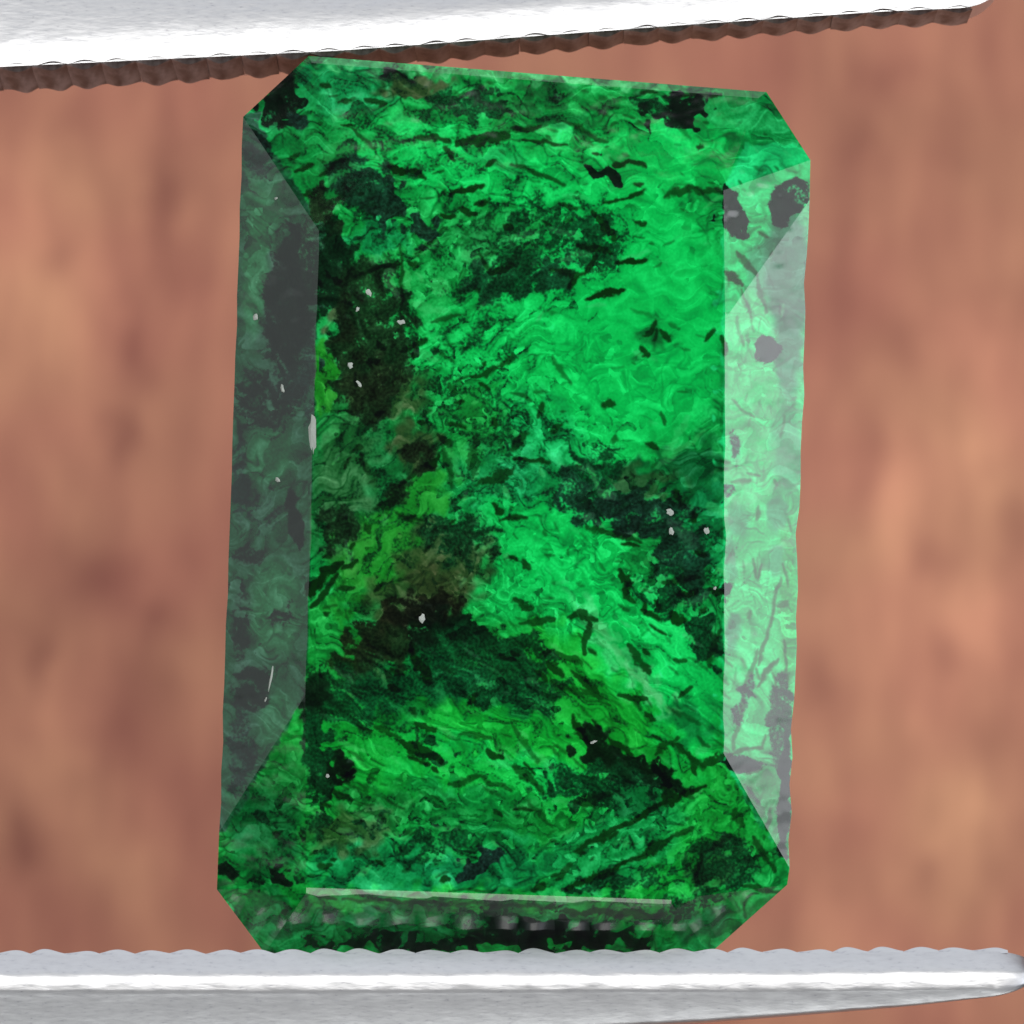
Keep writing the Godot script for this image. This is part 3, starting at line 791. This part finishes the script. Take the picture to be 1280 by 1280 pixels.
func draw_strokes(list: Array, mask: PackedFloat32Array, edge: FastNoiseLite) -> void:
	var bend := noise(FastNoiseLite.TYPE_SIMPLEX_SMOOTH, 8, 0.034)
	for s in list:
		var a := Vector2(s[0], s[1])
		var b := Vector2(s[2], s[3])
		var w: float = s[4]
		var ab := b - a
		var l2 := maxf(ab.length_squared(), 0.01)
		for y in range(maxi(0, int(minf(a.y, b.y) - w * 2.5 - V0)), mini(TH, int(maxf(a.y, b.y) + w * 2.5 - V0) + 1)):
			for x in range(maxi(0, int(minf(a.x, b.x) - w * 2.5 - U0)), mini(TW, int(maxf(a.x, b.x) + w * 2.5 - U0) + 1)):
				var p := Vector2(U0 + x, V0 + y)
				var q := p + Vector2(bend.get_noise_2d(p.x, p.y), bend.get_noise_2d(p.x + 900.0, p.y)) * (1.2 + w * 0.28)
				var t := clampf((q - a).dot(ab) / l2, 0.0, 1.0)
				var d := q.distance_to(a + ab * t)
				var n := edge.get_noise_2d(p.x, p.y)
				var half := w * 0.5 * (0.35 + 0.8 * sin(PI * (0.12 + 0.72 * t))) * (1.0 + 0.45 * n)
				var m: float = s[5] * (1.0 - smoothstep(half - 1.9, half + 1.7, d))
				var i := y * TW + x
				if m > mask[i]:
					mask[i] = m


func flow(u: float, v: float) -> float:
	# the lie of the grain, in radians: each patch of the stone has its own
	if v < 290.0:
		return 0.14
	if v < 480.0:
		return -0.5 if u > 520.0 and u < 720.0 else 0.9 if u < 520.0 else -0.1
	if v < 740.0:
		return -0.62 if u < 600.0 else 0.62 if u < 760.0 else -0.2
	if v < 1000.0:
		return 0.45 if u < 640.0 else 0.66
	return -0.5 if u > 690.0 else 0.1


func stone_map() -> Image:
	var gw := int(TW / STEP) + 2
	var gh := int(TH / STEP) + 2
	for a in [px_r, px_g, px_b, px_a]:
		pass
	px_r.resize(gw * gh)
	px_g.resize(gw * gh)
	px_b.resize(gw * gh)
	px_a.resize(gw * gh)
	dk_r.resize(gw * gh)
	dk_g.resize(gw * gh)
	dk_b.resize(gw * gh)
	dk_k.resize(gw * gh)
	px_r.fill(6)
	px_g.fill(130)
	px_b.fill(58)
	px_a.fill(1.0)
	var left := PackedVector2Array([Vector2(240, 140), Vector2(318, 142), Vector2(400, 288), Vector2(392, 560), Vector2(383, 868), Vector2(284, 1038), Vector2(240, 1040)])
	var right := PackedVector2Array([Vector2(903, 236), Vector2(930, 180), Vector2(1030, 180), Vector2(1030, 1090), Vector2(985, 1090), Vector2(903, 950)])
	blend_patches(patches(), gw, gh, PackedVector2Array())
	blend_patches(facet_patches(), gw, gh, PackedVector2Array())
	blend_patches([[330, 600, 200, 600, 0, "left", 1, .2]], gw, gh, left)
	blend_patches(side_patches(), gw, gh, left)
	blend_patches([[960, 640, 200, 600, 0, "rightgreen", 1, .2]], gw, gh, right)  # base green of the stone on the right crown facet
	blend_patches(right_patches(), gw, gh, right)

	var dark := PackedFloat32Array()
	dark.resize(TW * TH)
	var lite := PackedFloat32Array()
	lite.resize(TW * TH)
	var edge := noise(FastNoiseLite.TYPE_SIMPLEX, 3, 0.09, 2)
	draw_strokes(strokes(), dark, edge)
	draw_strokes(side_strokes(), dark, edge)
	draw_strokes(flakes(), lite, edge)
	# many small unnamed flecks that follow the grain
	rng.seed = 2024
	var more := []
	var pale := []
	for k in 1500:
		var u := rng.randf_range(300, 985)
		var v := rng.randf_range(85, 1180)
		var on_left := u < 395 and v > 150 and v < 1000
		var streaky := v > 770 and v < 1010 and u > 400 and u < 900
		var a := flow(u, v) + rng.randf_range(-0.7, 0.7) * (0.3 if streaky else 1.0)
		var l := rng.randf_range(3, 15) * (2.0 if streaky else 1.0)
		var calm := u > 640 and u < 900 and v > 300 and v < 580
		var on_right := u > 900 and v > 250
		if on_right:
			a = PI / 2 + rng.randf_range(-0.45, 0.45)
			l *= 1.5
		var e := [u, v, u + cos(a) * l, v + sin(a) * l, rng.randf_range(2.2, 5.0), rng.randf_range(0.2, 0.58)]
		if rng.randf() < 0.12:
			e[4] *= 1.7
			e[5] = 0.85
		if calm and rng.randf() < 0.8:
			continue
		if on_left:
			e[5] *= 0.4
		if on_right:
			e[5] *= 0.6
			e[4] *= 0.6
		if rng.randf() < 0.6:
			more.append(e)
		else:
			e[5] *= 0.55
			pale.append(e)
	draw_strokes(more, dark, edge)
	draw_strokes(pale, lite, edge)

	var w1 := noise(FastNoiseLite.TYPE_SIMPLEX, 41, 0.028, 2)
	var w2 := noise(FastNoiseLite.TYPE_SIMPLEX, 42, 0.028, 2)
	var cell := noise(FastNoiseLite.TYPE_CELLULAR, 43, 0.040)
	cell.cellular_return_type = FastNoiseLite.RETURN_CELL_VALUE
	var gap := noise(FastNoiseLite.TYPE_CELLULAR, 43, 0.040)
	gap.cellular_return_type = FastNoiseLite.RETURN_DISTANCE2_SUB
	var grain := noise(FastNoiseLite.TYPE_SIMPLEX_SMOOTH, 44, 0.028, 2)
	var veins := noise(FastNoiseLite.TYPE_SIMPLEX_SMOOTH, 46, 0.026)
	var d1 := noise(FastNoiseLite.TYPE_SIMPLEX_SMOOTH, 51, 0.02)
	var d2 := noise(FastNoiseLite.TYPE_SIMPLEX_SMOOTH, 52, 0.02)
	var where := noise(FastNoiseLite.TYPE_SIMPLEX, 47, 0.012, 2)
	var fine := noise(FastNoiseLite.TYPE_SIMPLEX, 45, 0.16, 2)
	var data := PackedByteArray()
	data.resize(TW * TH * 3)
	for y in TH:
		for x in TW:
			var u := U0 + x
			var v := V0 + y
			var side := u < 318.0 + 0.0 or (u < 400.0 and v > 150.0 and v < 1030.0) or u > 905.0
			var du := w1.get_noise_2d(u, v)
			var dv := w2.get_noise_2d(u, v)
			var k := 5.0 if side else 17.0
			# hard facet borders stay straight: no drift across them
			var near_edge := minf(minf(absf(u - 391.0), absf(u - 904.0)) / 14.0, 1.0)
			var fx := clampf((x + du * k * near_edge) / STEP, 0, gw - 1.001)
			var fy := clampf((y + dv * k) / STEP, 0, gh - 1.001)
			var ix := int(fx)
			var iy := int(fy)
			var ax := fx - ix
			var ay := fy - iy
			var i := iy * gw + ix
			var w00 := (1 - ax) * (1 - ay)
			var w10 := ax * (1 - ay)
			var w01 := (1 - ax) * ay
			var w11 := ax * ay
			var r := px_r[i] * w00 + px_r[i + 1] * w10 + px_r[i + gw] * w01 + px_r[i + gw + 1] * w11
			var g := px_g[i] * w00 + px_g[i + 1] * w10 + px_g[i + gw] * w01 + px_g[i + gw + 1] * w11
			var b := px_b[i] * w00 + px_b[i + 1] * w10 + px_b[i + gw] * w01 + px_b[i + gw + 1] * w11
			var amp := px_a[i] * w00 + px_a[i + 1] * w10 + px_a[i + gw] * w01 + px_a[i + gw + 1] * w11
			var a := flow(u + du * 90.0, v + dv * 90.0)
			var ca := cos(a)
			var sa := sin(a)
			var pu := u + d1.get_noise_2d(u, v) * 13.0 + du * 3.0
			var pv := v + d2.get_noise_2d(u, v) * 13.0 + dv * 3.0
			var s := pu * ca + pv * sa
			var t := -pu * sa + pv * ca
			var streaky := v > 760.0 + 60.0 * dv and v < 1010.0 + 60.0 * du and u > 395.0
			var along := 0.36 if streaky else 0.85
			var over := 1.75 if streaky else 1.5
			var c := cell.get_noise_2d(s * along, t * over)
			var e := gap.get_noise_2d(s * along, t * over) + 1.0
			var mass := grain.get_noise_2d(s * along * 0.8, t * over * 0.95)
			var shown := smoothstep(-0.1, 0.3, where.get_noise_2d(u, v))
			var ink := (1.0 - smoothstep(0.02, 0.24, absf(veins.get_noise_2d(s * along * 0.9, t * over)))) * shown
			var pale_vein := (1.0 - smoothstep(0.03, 0.14, absf(veins.get_noise_2d(s * 0.5 + 500.0, t * 1.3)))) * smoothstep(0.0, 0.3, where.get_noise_2d(u + 800.0, v))  # pale vein lines in the stone
			var f := fine.get_noise_2d(u, v)
			var lum := 1.0 + amp * (0.20 * c + 0.42 * mass + 0.22 * pale_vein + 0.10 * f)
			lum *= 1.0 - amp * (0.28 * ink + 0.26 * shown * (1.0 - smoothstep(0.0, 0.28, e)))
			var j := y * TW + x
			var dk := dark[j]
			var lt := lite[j] * (1.0 - dk)
			var cover := dk_k[i] * w00 + dk_k[i + 1] * w10 + dk_k[i + gw] * w01 + dk_k[i + gw + 1] * w11
			if cover > 0.02:
				var bite := mass * 0.42 + clampf(e - 0.33, -0.33, 0.4) * 0.75 + c * 0.12 + f * 0.22 - ink * 0.15
				cover = lerpf(cover * 0.8, smoothstep(0.30, 0.74, cover - bite * 0.85), 0.66) * 0.94
			lum *= 1.12
			var hi := maxf(0.0, lum - 1.08) * 0.75
			r = r * lum + hi * 90.0
			g = g * lum
			b = b * lum + hi * 60.0
			var own := 1.0 + 0.7 * mass + 0.5 * f + 0.4 * pale_vein
			r = lerpf(r, (dk_r[i] * w00 + dk_r[i + 1] * w10 + dk_r[i + gw] * w01 + dk_r[i + gw + 1] * w11) * own, cover)
			g = lerpf(g, (dk_g[i] * w00 + dk_g[i + 1] * w10 + dk_g[i + gw] * w01 + dk_g[i + gw + 1] * w11) * own, cover)
			b = lerpf(b, (dk_b[i] * w00 + dk_b[i + 1] * w10 + dk_b[i + gw] * w01 + dk_b[i + gw + 1] * w11) * own, cover)
			lt *= 1.0 - 0.35 * cover
			r = lerpf(r, 120.0, lt * 0.6)
			g = lerpf(g, minf(g * 1.25 + 70.0, 215.0), lt)
			b = lerpf(b, 140.0, lt * 0.65)
			r = lerpf(r, 5.0, dk)
			g = lerpf(g, minf(g * 0.27, 36.0), dk * 0.92)
			b = lerpf(b, 10.0, dk)
			data[j * 3] = int(clampf(r, 0, 255))
			data[j * 3 + 1] = int(clampf(g, 0, 255))
			data[j * 3 + 2] = int(clampf(b, 0, 255))
	return Image.create_from_data(TW, TH, false, Image.FORMAT_RGB8, data)
